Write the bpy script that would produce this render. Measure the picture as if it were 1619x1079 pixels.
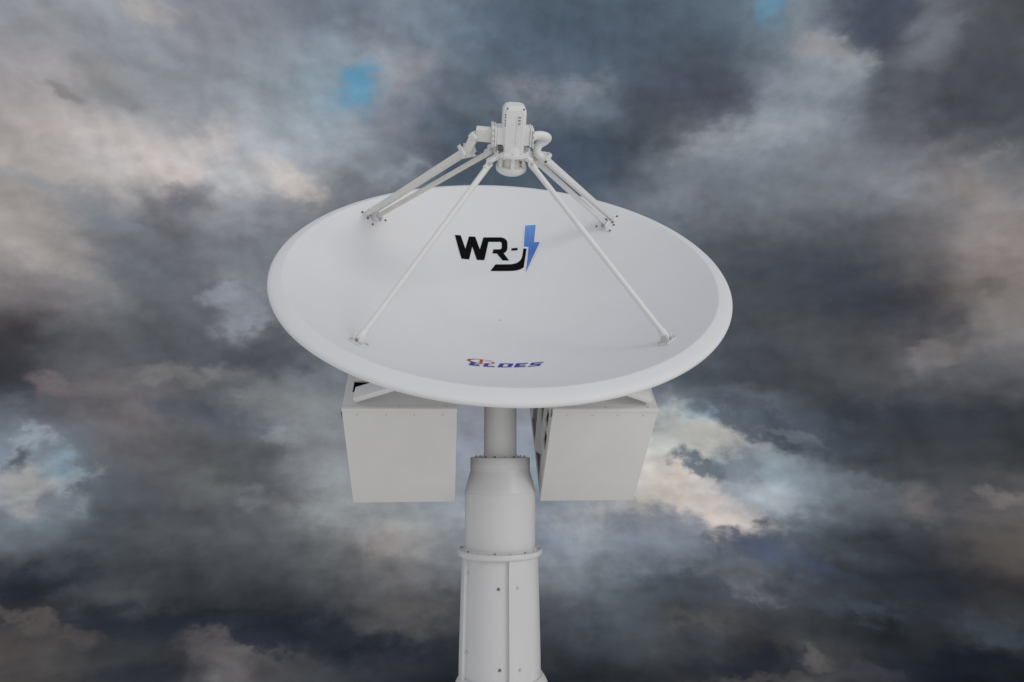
import bpy, bmesh, math
from mathutils import Matrix, Vector, geometry
R = math.radians
for o in list(bpy.data.objects): bpy.data.objects.remove(o, do_unlink=True)
scene = bpy.context.scene

# ------------------------------------------------------------ camera
cd = bpy.data.cameras.new('camera'); cam = bpy.data.objects.new('camera', cd)
scene.collection.objects.link(cam); scene.camera = cam
cam.location = (0, 0, 6.0); cam.rotation_euler = (R(98.0), 0, 0)
cd.sensor_width = 36.0; cd.lens = 36.0*1063.0/1619.0
cd.clip_start = 0.05; cd.clip_end = 5000
scene.render.resolution_x = 1024; scene.render.resolution_y = 682

# ------------------------------------------------------------ colour management
scene.render.engine = 'CYCLES'
scene.view_settings.view_transform = 'Standard'; scene.view_settings.look = 'None'
scene.view_settings.exposure = 0.0; scene.view_settings.gamma = 1.0

# ------------------------------------------------------------ sun behind the cloud deck
SUN_DIR = Vector((0.72, -0.62, 0.36)).normalized()
sl = bpy.data.lights.new('sun', 'SUN'); sl.energy = 0.50; sl.angle = R(20); sl.color = (1.0, 0.965, 0.92)
so = bpy.data.objects.new('sun', sl); scene.collection.objects.link(so)
so.rotation_euler = SUN_DIR.to_track_quat('Z', 'Y').to_euler(); so.location = (4, -3, 12)

# ------------------------------------------------------------ sky: cloud deck over a clear sky, by compass direction
SKY = [
[75,72,71,75,72,71,75,72,71,77,74,73,68,68,70,57,60,64,54,55,59,110,108,110,82,81,84,71,73,77,64,67,71,52,55,59,42,44,49,38,42,46,37,40,44,37,40,45,38,42,47,40,44,50,47,51,56,52,55,59,49,51,55,52,54,59,39,41,45,88,88,90,57,59,62,43,47,51,31,35,40,29,33,39,30,34,39,30,34,39,30,34,39],
[75,72,71,75,72,71,75,72,71,78,75,75,65,65,67,57,60,64,57,58,62,109,107,109,81,80,83,71,73,77,64,67,71,52,54,59,42,44,49,38,41,46,36,40,44,37,40,45,38,42,47,40,44,49,47,51,56,52,55,59,49,51,55,52,54,58,40,42,45,84,85,87,60,61,64,44,48,52,32,36,41,29,33,38,30,34,39,30,34,39,30,34,39],
[75,72,71,75,72,71,75,72,71,80,77,77,62,63,65,57,60,64,60,61,64,94,93,95,65,66,69,57,60,64,59,62,66,66,68,72,73,74,78,59,61,65,59,62,66,61,64,69,63,66,71,63,68,74,68,73,79,69,73,77,59,61,65,55,57,61,47,48,52,75,76,78,62,63,66,45,48,53,33,37,42,29,33,38,30,34,39,30,34,39,30,34,39],
[75,72,71,76,73,73,76,74,74,66,66,68,48,50,54,50,54,58,47,50,54,43,46,50,46,49,53,53,56,60,69,71,75,87,88,90,91,90,93,77,78,82,81,84,89,86,89,94,94,97,103,88,93,100,88,95,102,84,90,96,72,76,82,79,81,86,73,75,80,59,63,67,49,53,58,39,43,47,47,51,56,55,58,63,50,53,58,42,46,51,34,38,43],
[53,54,56,46,48,50,43,45,48,45,48,52,74,78,82,72,75,79,67,70,74,72,75,79,74,77,81,81,84,87,94,96,98,108,108,110,118,118,120,122,125,129,117,121,126,119,123,128,124,129,135,134,140,148,110,117,125,91,97,105,92,96,103,88,92,97,79,82,88,72,77,84,67,72,78,50,54,59,47,49,53,53,52,54,60,59,60,60,59,61,61,61,63],
[78,82,87,84,88,93,89,93,98,89,94,100,76,81,87,81,85,89,85,88,91,89,92,96,96,99,102,111,113,116,123,124,126,134,136,138,141,145,149,138,144,150,131,137,144,124,130,137,121,127,136,133,139,148,137,142,148,147,148,152,164,162,164,154,154,157,122,126,132,98,106,114,85,91,99,73,77,83,67,69,74,76,74,75,87,82,81,84,80,78,81,76,75],
[126,134,142,127,135,144,128,136,145,126,137,146,87,94,100,88,91,94,88,90,93,92,95,98,94,96,100,116,117,121,134,136,139,137,141,145,141,147,153,144,151,160,148,155,164,136,144,154,126,134,145,138,144,153,160,163,168,187,184,184,190,185,184,163,162,163,147,154,161,132,143,152,102,109,116,96,100,106,86,89,94,87,87,90,100,97,98,102,100,100,105,102,102],
[133,144,154,133,144,154,133,144,155,115,125,134,94,96,101,93,92,95,91,92,95,85,88,92,92,95,100,120,123,127,132,135,139,129,133,138,132,137,144,138,143,153,142,147,158,139,146,157,136,144,155,144,151,161,163,167,173,184,184,188,183,182,183,155,157,161,144,152,159,132,142,150,81,87,94,66,70,74,65,68,72,66,69,73,61,63,66,61,63,67,62,63,67],
[97,102,110,98,104,112,100,105,113,91,93,99,111,108,111,109,106,109,96,96,100,97,100,105,117,121,126,130,134,138,126,130,134,122,126,132,125,129,136,129,132,140,129,132,141,131,135,145,134,139,149,133,139,149,137,143,152,142,147,155,140,145,151,130,135,141,117,123,130,93,99,106,65,70,75,61,64,68,64,67,71,62,65,69,58,61,66,58,61,66,58,62,66],
[60,60,64,60,61,65,61,62,66,91,91,95,101,100,103,101,100,103,91,93,98,96,100,105,104,108,112,115,120,124,115,119,124,114,118,124,119,123,129,122,125,132,123,125,133,123,124,133,122,124,133,118,122,130,110,116,125,99,106,116,89,96,104,80,85,92,71,75,81,66,70,75,72,75,79,81,83,86,95,96,100,92,93,98,93,94,98,96,97,101,99,100,104],
[72,70,73,68,67,70,67,65,69,88,90,94,93,95,99,87,90,94,89,92,97,94,97,102,81,84,89,99,103,108,107,111,116,108,111,117,109,113,119,108,112,117,108,111,117,108,111,117,108,111,117,108,112,118,101,106,114,91,97,106,85,90,98,80,84,91,75,79,85,78,81,86,80,83,87,80,81,84,85,84,87,92,90,92,123,120,121,126,123,123,127,123,123],
[128,123,124,120,116,117,116,111,113,124,122,125,117,119,123,96,99,104,100,102,108,125,127,133,106,109,115,108,112,117,108,112,117,106,110,115,104,108,113,99,103,108,96,99,104,96,99,104,96,99,104,96,100,105,91,97,104,86,92,100,82,88,95,79,83,89,75,79,84,74,78,82,70,73,78,65,67,71,69,68,71,90,86,86,119,113,111,122,115,113,123,117,114],
[162,155,154,161,155,154,158,153,152,132,131,133,115,118,122,101,105,110,111,113,120,121,124,130,117,120,126,108,112,117,106,110,115,107,110,116,105,108,113,100,103,108,96,100,105,97,100,105,97,100,105,97,100,106,92,98,104,87,93,101,83,89,96,79,84,91,74,78,84,72,76,81,73,77,82,75,79,84,88,89,93,109,105,106,136,129,127,142,135,133,143,137,135],
[158,151,150,156,150,148,145,141,140,125,125,128,107,108,113,102,103,108,116,119,124,119,122,128,117,120,126,113,116,122,108,111,117,106,110,116,104,108,114,99,104,110,95,100,106,95,100,107,95,100,107,94,100,107,94,100,108,92,98,106,88,94,102,86,90,97,87,91,97,88,92,98,90,94,99,90,93,98,98,99,104,114,112,114,140,135,136,133,130,131,124,122,125],
[162,155,153,162,155,153,162,156,154,172,168,167,170,167,167,146,143,146,152,152,156,151,153,158,139,140,146,123,125,131,113,116,122,107,111,118,98,105,112,92,100,109,92,101,111,92,101,110,91,100,110,95,104,114,96,104,114,107,113,122,119,124,132,101,105,113,109,114,121,112,117,123,111,115,121,118,121,128,129,131,137,129,129,133,119,120,124,99,101,106,94,97,102],
[154,147,148,157,150,150,166,159,158,179,173,172,192,188,187,173,171,173,174,175,178,174,175,180,173,175,180,150,153,159,117,121,127,122,127,134,105,112,121,77,87,98,73,84,95,78,89,99,80,91,102,78,89,100,80,89,100,97,104,113,118,123,131,117,122,130,121,127,136,118,124,132,126,131,138,122,126,134,102,104,112,91,91,97,80,83,88,78,81,86,73,76,80],
[146,143,148,148,144,147,156,152,154,139,139,142,137,139,143,137,139,144,144,148,153,152,156,162,150,157,164,157,166,175,141,148,156,127,131,140,104,111,120,81,90,101,72,82,93,71,81,91,69,79,90,67,77,87,66,75,85,71,78,87,90,94,101,125,129,136,138,143,150,141,147,155,134,140,148,109,114,124,89,92,100,93,94,101,72,74,80,82,85,89,85,88,93],
[140,141,147,140,141,147,146,147,151,137,139,145,138,142,148,136,139,146,136,140,147,139,144,151,134,144,152,135,150,160,132,143,152,135,140,148,114,120,129,94,102,113,94,104,114,107,116,126,100,109,119,110,120,130,103,113,124,81,89,98,73,77,84,75,78,85,82,87,95,113,120,129,133,139,147,130,137,145,88,93,101,104,107,113,84,87,92,79,82,87,79,82,86],
[140,141,147,140,141,147,141,144,149,145,149,153,145,148,154,135,136,144,132,134,142,133,137,145,134,141,150,137,149,159,138,147,157,144,149,158,132,138,148,110,119,130,95,106,117,97,107,118,95,105,116,93,103,115,85,96,107,79,89,99,80,89,99,79,88,98,80,91,102,105,116,126,120,128,137,94,102,110,69,75,83,110,114,120,92,95,100,79,82,86,79,82,86],
[140,141,147,140,141,147,142,144,149,145,149,154,144,146,153,133,134,143,129,130,139,125,128,137,117,124,134,113,122,133,110,118,128,121,129,140,119,129,141,115,126,138,108,119,132,86,98,109,81,93,104,79,90,102,79,90,101,79,90,101,81,92,104,87,99,111,95,108,120,113,126,137,121,131,140,91,99,108,69,75,83,106,110,116,95,98,104,79,82,86,79,82,86],
[140,141,147,140,141,147,142,145,150,146,150,155,142,145,152,133,133,142,129,130,139,124,128,137,117,124,134,113,122,132,109,118,128,120,128,139,116,126,138,115,126,139,113,125,137,89,100,112,81,93,104,80,92,103,80,91,102,79,90,101,81,92,104,87,99,111,94,107,119,111,124,135,121,131,141,96,104,113,69,76,84,100,104,110,99,103,108,80,83,87,79,82,86],
[140,141,147,140,142,148,143,146,150,146,150,155,141,143,151,132,133,142,129,130,139,123,127,137,116,124,134,112,121,132,110,118,128,120,128,140,116,126,138,115,126,139,113,124,137,89,100,112,81,93,104,80,92,103,80,91,102,79,90,101,81,92,103,87,98,110,93,106,119,110,123,134,121,132,141,100,108,118,70,77,85,93,97,104,104,107,113,81,84,89,79,82,86],
]
# single clouds and gaps: azimuth, elevation, two radii, tilt (degrees), colour, softness, opacity
PUFFS = [
[3.51,31.78,10.76,4.14,-3.98,86.0,98.0,114.0,1.25,0.48],
[17.26,26.81,5.66,2.03,-15.26,78.0,82.0,96.0,1.15,0.7],
[21.19,23.62,6.97,1.14,3.93,150.0,154.0,160.0,1.25,0.6],
[23.75,25.16,2.6,1.99,40.92,138.0,146.0,154.0,1.25,0.56],
[26.4,28.86,3.33,0.98,-28.13,152.0,148.0,150.0,1.15,0.56],
[28.35,27.02,1.92,1.16,6.66,152.0,156.0,160.0,1.15,0.52],
[30.84,30.04,3.44,2.16,-15.3,76.0,80.0,95.0,0.95,0.75],
[34.13,27.52,1.65,2.04,-6.06,120.0,123.0,131.0,1.25,0.48],
[35.81,23.43,3.5,3.46,18.07,74.0,77.0,86.0,1.25,0.6],
[36.83,19.22,1.25,0.38,45.01,128.0,130.0,130.0,1.25,0.56],
[35.47,17.45,2.03,1.03,-42.88,140.0,130.0,126.0,1.25,0.52],
[36.74,14.9,2.22,0.99,-27.7,138.0,128.0,126.0,1.25,0.4],
[6.04,28.46,3.08,1.14,5.14,136.0,142.0,150.0,1.25,0.6],
[0.72,28.69,2.3,1.22,-0.79,140.0,139.0,147.0,1.25,0.56],
[-9.48,22.05,2.49,0.9,16.45,148.0,152.0,160.0,1.25,0.56],
[-9.13,29.69,3.3,1.05,27.84,146.0,142.0,146.0,1.25,0.4],
[-9.57,25.4,3.75,1.53,-24.22,118.0,122.0,134.0,1.25,0.32],
[-13.67,28.0,1.65,2.0,13.81,78.0,148.0,182.0,0.95,0.7],
[-14.57,27.26,1.96,0.83,5.63,120.0,150.0,170.0,1.0,0.4],
[22.44,32.24,1.24,0.98,6.17,88.0,136.0,164.0,0.9,0.55],
[-25.61,21.63,3.7,1.49,36.8,194.0,184.0,180.0,1.25,0.52],
[-28.88,19.92,3.26,1.6,-22.76,192.0,182.0,177.0,1.25,0.6],
[-31.38,21.69,3.36,1.35,-10.09,178.0,170.0,168.0,1.25,0.4],
[-18.69,20.08,2.75,1.11,-18.96,194.0,184.0,175.0,1.15,0.6],
[-21.91,19.8,2.99,1.15,6.82,182.0,182.0,180.0,1.25,0.48],
[-26.94,17.58,2.44,1.37,23.16,104.0,106.0,114.0,1.05,0.6],
[-32.78,16.05,3.67,1.36,-19.24,128.0,133.0,142.0,1.15,0.48],
[-35.6,23.57,1.59,0.39,-9.66,128.0,126.0,126.0,1.15,0.6],
[-33.54,25.07,2.54,0.82,13.76,150.0,146.0,142.0,1.35,0.32],
[-30.52,30.45,2.1,0.92,0.23,168.0,163.0,158.0,1.15,0.6],
[-36.1,14.36,3.41,2.62,-14.26,160.0,154.0,150.0,1.25,0.48],
[-37.44,17.12,2.59,0.51,5.98,136.0,141.0,147.0,1.15,0.44],
[-37.27,19.16,2.98,1.27,-0.98,168.0,163.0,160.0,1.25,0.32],
[-34.17,18.46,4.92,0.7,4.14,168.0,162.0,158.0,1.15,0.32],
[-31.33,13.07,3.36,1.84,-21.1,104.0,107.0,116.0,1.15,0.4],
[-34.06,12.47,2.79,1.6,-27.1,154.0,148.0,144.0,1.15,0.48],
[-23.8,11.16,1.6,0.88,15.22,150.0,153.0,163.0,1.15,0.64],
[-21.76,9.92,1.94,1.69,-33.12,134.0,138.0,148.0,1.25,0.48],
[-22.26,8.64,2.48,0.8,9.68,142.0,145.0,154.0,1.15,0.64],
[-21.17,5.83,5.86,1.11,5.13,80.0,82.0,90.0,1.05,0.7],
[-28.77,6.05,6.63,1.14,2.94,86.0,88.0,96.0,1.15,0.5],
[-37.03,4.22,2.13,1.89,3.09,60.0,62.0,68.0,1.15,0.7],
[-25.68,4.76,4.08,0.78,5.42,124.0,123.0,122.0,1.05,0.6],
[-34.48,3.56,1.76,0.76,-31.82,114.0,103.0,107.0,0.95,0.6],
[-31.4,3.13,3.74,0.72,-15.34,114.0,108.0,110.0,1.15,0.48],
[-24.16,1.64,4.41,1.36,-7.96,86.0,90.0,100.0,0.95,0.8],
[-30.48,1.32,3.74,0.92,-4.99,104.0,97.0,101.0,1.25,0.4],
[-19.11,2.46,3.94,1.51,-9.68,132.0,134.0,134.0,1.25,0.44],
[-19.49,0.44,1.5,0.67,-49.75,100.0,106.0,116.0,1.05,0.48],
[-18.01,-0.56,1.5,0.98,-30.45,146.0,150.0,154.0,1.25,0.52],
[-35.59,-0.56,0.97,1.43,-17.96,156.0,165.0,175.0,1.05,0.68],
[-35.9,-1.83,0.6,1.22,-24.2,82.0,86.0,94.0,1.05,0.8],
[-33.28,-2.42,1.05,1.14,-1.56,136.0,158.0,170.0,1.15,0.64],
[-35.15,-3.8,2.61,1.34,-11.87,168.0,164.0,160.0,1.05,0.68],
[-32.63,-3.57,0.38,1.14,-2.27,150.0,156.0,162.0,0.9,0.7],
[-33.54,-4.6,0.8,0.87,33.34,92.0,94.0,102.0,1.05,0.6],
[-31.75,-2.72,0.99,0.31,27.98,138.0,142.0,148.0,0.9,0.7],
[-31.14,-3.18,1.58,0.89,-1.88,88.0,92.0,100.0,1.15,0.6],
[-26.39,-4.71,4.95,1.82,-14.76,84.0,86.0,94.0,1.15,0.55],
[-24.05,-4.1,2.09,1.78,-12.22,108.0,110.0,108.0,1.25,0.48],
[-18.74,-5.47,3.88,0.77,-7.72,118.0,118.0,118.0,1.25,0.4],
[-21.11,-4.67,1.53,0.75,-21.89,118.0,122.0,130.0,1.25,0.48],
[-14.91,-5.08,2.49,2.5,-1.24,142.0,148.0,150.0,1.25,0.48],
[-34.12,-9.92,4.9,1.8,-6.14,44.0,49.0,59.0,1.25,0.7],
[-29.94,-11.62,3.69,1.15,-11.24,82.0,84.0,88.0,1.25,0.6],
[-18.77,-14.64,12.73,1.48,-6.83,38.0,44.0,56.0,1.15,0.75],
[-29.06,-12.95,5.0,0.9,-9.39,48.0,53.0,63.0,1.15,0.5],
[-34.28,-12.15,1.99,0.57,-32.1,96.0,90.0,88.0,1.05,0.7],
[-32.41,-13.31,1.81,0.53,-19.83,86.0,80.0,78.0,1.15,0.48],
[-35.0,-13.68,2.14,0.69,-8.89,84.0,76.0,76.0,1.25,0.6],
[-22.18,-16.01,3.07,1.21,-21.82,112.0,105.0,105.0,1.15,0.48],
[-20.98,-15.38,2.8,0.5,-16.15,112.0,106.0,106.0,1.15,0.38],
[-17.28,-16.82,2.88,0.67,-13.35,86.0,84.0,86.0,1.15,0.48],
[-26.41,-16.7,4.7,0.88,-7.12,44.0,48.0,60.0,1.25,0.5],
[-8.79,-8.19,3.08,1.49,3.79,150.0,145.0,140.0,1.25,0.48],
[-10.55,-9.02,1.52,0.88,-1.53,152.0,140.0,139.0,1.25,0.48],
[-8.66,-14.12,3.01,1.12,7.47,100.0,98.0,96.0,1.25,0.48],
[-9.58,-16.99,6.55,1.32,-1.78,40.0,44.0,54.0,1.25,0.6],
[3.68,-8.27,2.59,1.5,0.71,130.0,142.0,156.0,1.25,0.4],
[6.81,-6.98,3.59,1.81,1.04,168.0,168.0,168.0,1.25,0.48],
[9.85,-8.65,4.49,1.97,1.81,140.0,148.0,156.0,1.25,0.4],
[-8.83,-6.7,6.23,1.3,-0.67,146.0,150.0,150.0,1.25,0.4],
[12.52,-3.63,3.51,3.56,10.84,196.0,188.0,179.0,0.9,0.8],
[14.14,-0.06,3.94,2.47,0.02,178.0,182.0,178.0,0.8,0.7],
[16.2,1.73,1.47,0.92,-0.52,150.0,172.0,184.0,0.9,0.7],
[17.09,-0.56,3.76,1.53,-18.63,172.0,170.0,164.0,0.7,0.7],
[19.57,1.19,4.13,1.31,-19.59,78.0,85.0,98.0,0.5,0.8],
[24.11,-0.05,3.84,1.66,-13.12,74.0,80.0,90.0,0.6,0.7],
[22.31,0.04,2.66,0.35,-15.16,120.0,124.0,130.0,0.9,0.4],
[13.55,-2.61,1.96,0.92,-19.81,172.0,160.0,155.0,0.8,0.4],
[15.35,-2.49,2.11,0.77,-28.35,92.0,102.0,112.0,0.55,0.9],
[18.92,-2.64,2.31,1.65,21.2,112.0,122.0,132.0,0.6,0.85],
[20.68,-3.09,0.95,1.62,21.54,150.0,166.0,174.0,1.0,0.55],
[16.86,-6.01,2.79,1.29,-13.42,196.0,186.0,181.0,0.6,0.85],
[17.02,-8.02,0.76,1.05,2.47,176.0,168.0,162.0,0.7,0.8],
[12.13,-8.1,4.36,1.98,-7.79,110.0,118.0,130.0,0.6,0.7],
[13.65,-7.08,2.35,1.22,-39.23,118.0,126.0,138.0,0.7,0.6],
[19.75,-4.95,3.15,1.47,-8.53,164.0,170.0,176.0,0.9,0.6],
[18.65,-8.42,3.27,1.22,10.91,78.0,86.0,100.0,0.5,0.85],
[22.26,-9.27,3.74,0.94,-17.04,78.0,88.0,108.0,0.8,0.6],
[18.09,-10.44,3.6,1.23,-6.29,108.0,114.0,120.0,0.9,0.4],
[15.19,-11.76,5.13,1.03,-0.22,68.0,74.0,84.0,1.15,0.6],
[18.73,-11.63,2.21,0.56,-14.02,118.0,118.0,122.0,1.15,0.48],
[15.09,-14.25,2.81,1.0,-0.64,100.0,98.0,92.0,1.15,0.52],
[15.06,-14.92,2.09,0.89,4.09,62.0,65.0,74.0,0.95,0.7],
[26.92,-3.55,2.08,0.64,7.28,122.0,128.0,138.0,1.25,0.4],
[30.56,-4.75,1.21,1.55,19.04,120.0,112.0,110.0,1.15,0.45],
[32.38,-4.88,1.27,1.66,24.68,76.0,80.0,90.0,1.15,0.4],
[35.18,-3.8,1.88,0.52,-11.92,132.0,124.0,122.0,1.15,0.48],
[34.58,-4.76,2.06,0.77,-2.6,108.0,102.0,102.0,1.25,0.32],
[35.41,-7.38,2.04,1.65,5.3,88.0,84.0,80.0,1.25,0.44],
[28.17,-9.49,5.22,2.68,-5.45,56.0,60.0,68.0,1.25,0.5],
[30.84,-10.28,4.34,1.1,3.12,44.0,48.0,57.0,1.25,0.5],
[25.94,-12.26,3.18,0.88,-2.14,72.0,78.0,88.0,1.25,0.6],
[34.62,-12.6,2.31,0.88,-0.33,66.0,74.0,82.0,1.25,0.6],
[33.04,-14.75,4.44,0.86,7.57,30.0,34.0,45.0,1.25,0.7],
[19.16,-16.73,4.87,0.76,6.14,40.0,44.0,55.0,1.05,0.7],
[23.48,-15.78,1.39,0.57,-8.17,106.0,101.0,99.0,1.25,0.42],
[19.11,-17.73,4.92,0.41,10.01,78.0,74.0,74.0,1.15,0.7],
[26.07,-16.35,2.44,0.65,7.86,68.0,68.0,76.0,1.25,0.5],
[28.68,10.33,5.43,2.28,-33.1,64.0,68.0,78.0,1.25,0.6],
[23.01,12.82,5.01,2.43,-16.21,72.0,78.0,90.0,1.25,0.45],
[29.72,1.33,5.34,2.04,-0.82,58.0,62.0,72.0,1.25,0.55],
[31.81,5.41,1.35,0.9,19.51,122.0,118.0,122.0,1.25,0.56],
[33.21,6.0,2.61,0.81,7.75,116.0,112.0,106.0,1.25,0.4],
[36.74,8.58,2.57,1.67,34.75,130.0,124.0,120.0,1.25,0.4],
[37.03,12.03,3.07,1.56,3.08,134.0,124.0,124.0,1.25,0.4],
[35.43,10.28,2.15,0.79,4.69,96.0,90.0,88.0,1.25,0.4],
[-6.22,25.82,5.0,1.29,-16.11,92.0,104.0,120.0,1.25,0.4],
[5.39,22.89,3.9,2.96,-2.63,80.0,92.0,110.0,1.25,0.4],
]
AZ0, AZ1, EL0, EL1 = -42.0, 42.0, -21.5, 38.5
def lin(c):
    c /= 255.0
    return c/12.92 if c <= 0.04045 else ((c+0.055)/1.055)**2.4
world = bpy.data.worlds.new('World'); scene.world = world; world.use_nodes = True
nt = world.node_tree; nt.nodes.clear(); N = nt.nodes; Lk = nt.links
def node(t, **k):
    n = N.new(t)
    for a, b in k.items(): setattr(n, a, b)
    return n
def put(sock, v):
    if isinstance(v, bpy.types.NodeSocket): Lk.new(v, sock)
    else: sock.default_value = v
def M_(op, a, b=None, c=None, clamp=False):
    n = node('ShaderNodeMath', operation=op, use_clamp=clamp); put(n.inputs[0], a)
    if b is not None: put(n.inputs[1], b)
    if c is not None: put(n.inputs[2], c)
    return n.outputs[0]
def mixc(f, a, b, bt='MIX'):
    n = node('ShaderNodeMix', data_type='RGBA', blend_type=bt, clamp_factor=True)
    put(n.inputs[0], f); put(n.inputs[6], a); put(n.inputs[7], b); return n.outputs[2]
def vscale(v, s):
    n = node('ShaderNodeVectorMath', operation='MULTIPLY'); put(n.inputs[0], v); n.inputs[1].default_value = s; return n.outputs[0]
def noise(v, scale, detail, rough=0.55, dist=0.0, lac=2.0):
    n = node('ShaderNodeTexNoise', noise_dimensions='3D'); put(n.inputs['Vector'], v)
    n.inputs['Scale'].default_value = scale; n.inputs['Detail'].default_value = detail
    n.inputs['Roughness'].default_value = rough; n.inputs['Lacunarity'].default_value = lac
    n.inputs['Distortion'].default_value = dist; return n
def smooth(v, a, b):
    n = node('ShaderNodeMapRange', interpolation_type='SMOOTHSTEP'); put(n.inputs['Value'], v)
    n.inputs['From Min'].default_value = a; n.inputs['From Max'].default_value = b; return n.outputs['Result']
tc = node('ShaderNodeTexCoord'); nrm = node('ShaderNodeVectorMath', operation='NORMALIZE')
Lk.new(tc.outputs['Generated'], nrm.inputs[0]); DIR = nrm.outputs[0]
sep = node('ShaderNodeSeparateXYZ'); Lk.new(DIR, sep.inputs[0]); dx, dyy, dz = sep.outputs
DEG = 57.29578
az = M_('MULTIPLY', M_('ARCTAN2', dx, dyy), DEG); el = M_('MULTIPLY', M_('ARCSINE', dz), DEG)
flat = vscale(DIR, (1.0, 1.0, 1.45))
def warp(nz, amp_az, amp_el, a, e):
    s = node('ShaderNodeSeparateXYZ'); Lk.new(nz.outputs['Color'], s.inputs[0])
    return (M_('MULTIPLY_ADD', M_('SUBTRACT', s.outputs[0], 0.5), amp_az, a),
            M_('MULTIPLY_ADD', M_('SUBTRACT', s.outputs[1], 0.5), amp_el, e))
az1, el1 = warp(noise(flat, 7.0, 3.0, 0.5), 2.0, 1.4, az, el)
az2, el2 = warp(noise(flat, 26.0, 6.0, 0.52), 3.6, 2.8, az1, el1)
fx = M_('DIVIDE', M_('SUBTRACT', az2, AZ0), AZ1-AZ0, clamp=True)
rows = SKY; nr = len(rows); step = (EL1-EL0)/(nr-1)
col = None
for i, rw in enumerate(rows):
    rp = node('ShaderNodeValToRGB'); cr = rp.color_ramp; cr.interpolation = 'LINEAR'
    n = len(rw)//3
    cols = [[lin(rw[k*3+j]) for j in range(3)]+[1.0] for k in range(n)]
    while len(cr.elements) < n: cr.elements.new(0.5)
    for k in range(n): cr.elements[k].position = k/(n-1)
    for k in range(n): cr.elements[k].color = cols[k]
    cr.interpolation = 'LINEAR'
    Lk.new(fx, rp.inputs[0])
    if col is None: col = rp.outputs[0]
    else:
        t = M_('DIVIDE', M_('SUBTRACT', el2, EL0+(i-1)*step), step, clamp=True)
        col = mixc(t, col, rp.outputs[0])
azp, elp = warp(noise(flat, 26.0, 8.0, 0.58), 4.4, 3.6, az1, el1)
fray = M_('MULTIPLY_ADD', M_('SUBTRACT', noise(flat, 34.0, 7.0, 0.66).outputs['Fac'], 0.5), 2.6, 1.0)
pv = node('ShaderNodeCombineXYZ'); Lk.new(azp, pv.inputs[0]); Lk.new(elp, pv.inputs[1])
for A_, E_, ra, rb, tilt, r_, g_, b_, soft, op in PUFFS:
    mp = node('ShaderNodeMapping', vector_type='TEXTURE'); Lk.new(pv.outputs[0], mp.inputs['Vector'])
    mp.inputs['Location'].default_value = (A_, E_, 0); mp.inputs['Rotation'].default_value = (0, 0, R(tilt)); mp.inputs['Scale'].default_value = (ra*1.5, rb*1.5, 1)
    gr = node('ShaderNodeTexGradient', gradient_type='SPHERICAL'); Lk.new(mp.outputs[0], gr.inputs[0])
    f = M_('MULTIPLY', smooth(M_('MULTIPLY', gr.outputs['Fac'], fray), 0.0, 0.34+soft*0.45), op)
    col = mixc(f, col, (lin(r_), lin(g_), lin(b_), 1))
# billows inside the deck
bdir = vscale(DIR, (1.0, 1.0, 1.35))
wv = node('ShaderNodeVectorMath', operation='MULTIPLY_ADD'); Lk.new(noise(bdir, 9.0, 2.0, 0.5).outputs['Color'], wv.inputs[0]); wv.inputs[1].default_value = (.03, .03, .03); Lk.new(bdir, wv.inputs[2])
bil = noise(wv.outputs[0], 17.0, 8.0, 0.56).outputs['Fac']
sh = node('ShaderNodeVectorMath', operation='ADD'); Lk.new(wv.outputs[0], sh.inputs[0]); sh.inputs[1].default_value = (0.010, 0, 0.016)
bil_up = noise(sh.outputs[0], 17.0, 5.0, 0.52).outputs['Fac']
relief = M_('SUBTRACT', bil, bil_up)          # lit upper sides, shaded undersides of the billows
big = noise(vscale(DIR, (1.0, 1.0, 4.2)), 6.5, 6.0, 0.5, 0.0).outputs['Fac']     # flat banks, stronger low down
fine = noise(vscale(DIR, (1.0, 1.0, 1.4)), 60.0, 4.0, 0.6).outputs['Fac']
gain = M_('MULTIPLY_ADD', M_('SUBTRACT', bil, 0.5), 0.27, 1.0)
gain = M_('MULTIPLY_ADD', relief, 0.55, gain)
gain = M_('MULTIPLY_ADD', M_('SUBTRACT', fine, 0.5), 0.10, gain)
gain = M_('MULTIPLY_ADD', M_('SUBTRACT', big, 0.5), M_('MULTIPLY_ADD', smooth(el, 10.0, -12.0), 0.75, 0.10), gain)
gv = node('ShaderNodeCombineXYZ')
for k in range(3): Lk.new(gain, gv.inputs[k])
cloud0 = mixc(1.0, col, gv.outputs[0], 'MULTIPLY')
gm = node('ShaderNodeGamma'); Lk.new(cloud0, gm.inputs[0]); gm.inputs[1].default_value = 1.08
cloud = vscale(gm.outputs[0], (1.14, 1.15, 1.16))
# the rest of the dome: thinner, brighter overcast behind and above the viewer, pale haze below
rr = node('ShaderNodeValToRGB'); rr.color_ramp.elements[0].position = 0.32; rr.color_ramp.elements[0].color = (0.22, 0.23, 0.26, 1)
rr.color_ramp.elements[1].position = 0.68; rr.color_ramp.elements[1].color = (0.60, 0.62, 0.68, 1)
Lk.new(noise(flat, 2.4, 8.0, 0.55, 0.5).outputs['Fac'], rr.inputs[0])
nish = node('ShaderNodeTexSky', sky_type='NISHITA'); nish.sun_disc = False
nish.sun_elevation = math.asin(SUN_DIR.z); nish.sun_rotation = math.atan2(SUN_DIR.x, SUN_DIR.y)
nish_s = vscale(nish.outputs[0], (0.06, 0.06, 0.06))
rest = mixc(0.88, nish_s, rr.outputs[0])
low = smooth(el, 8.0, -30.0)
rest = mixc(low, rest, (0.47, 0.465, 0.46, 1))
gd = node('ShaderNodeVectorMath', operation='DOT_PRODUCT'); Lk.new(DIR, gd.inputs[0]); gd.inputs[1].default_value = (0.30, -0.94, 0.15)
rest = mixc(M_('MULTIPLY', smooth(gd.outputs['Value'], 0.05, 1.0), 0.44), rest, (1.0, 1.0, 1.02, 1))   # bright break low behind the viewer
aaz = M_('ABSOLUTE', az)
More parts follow.
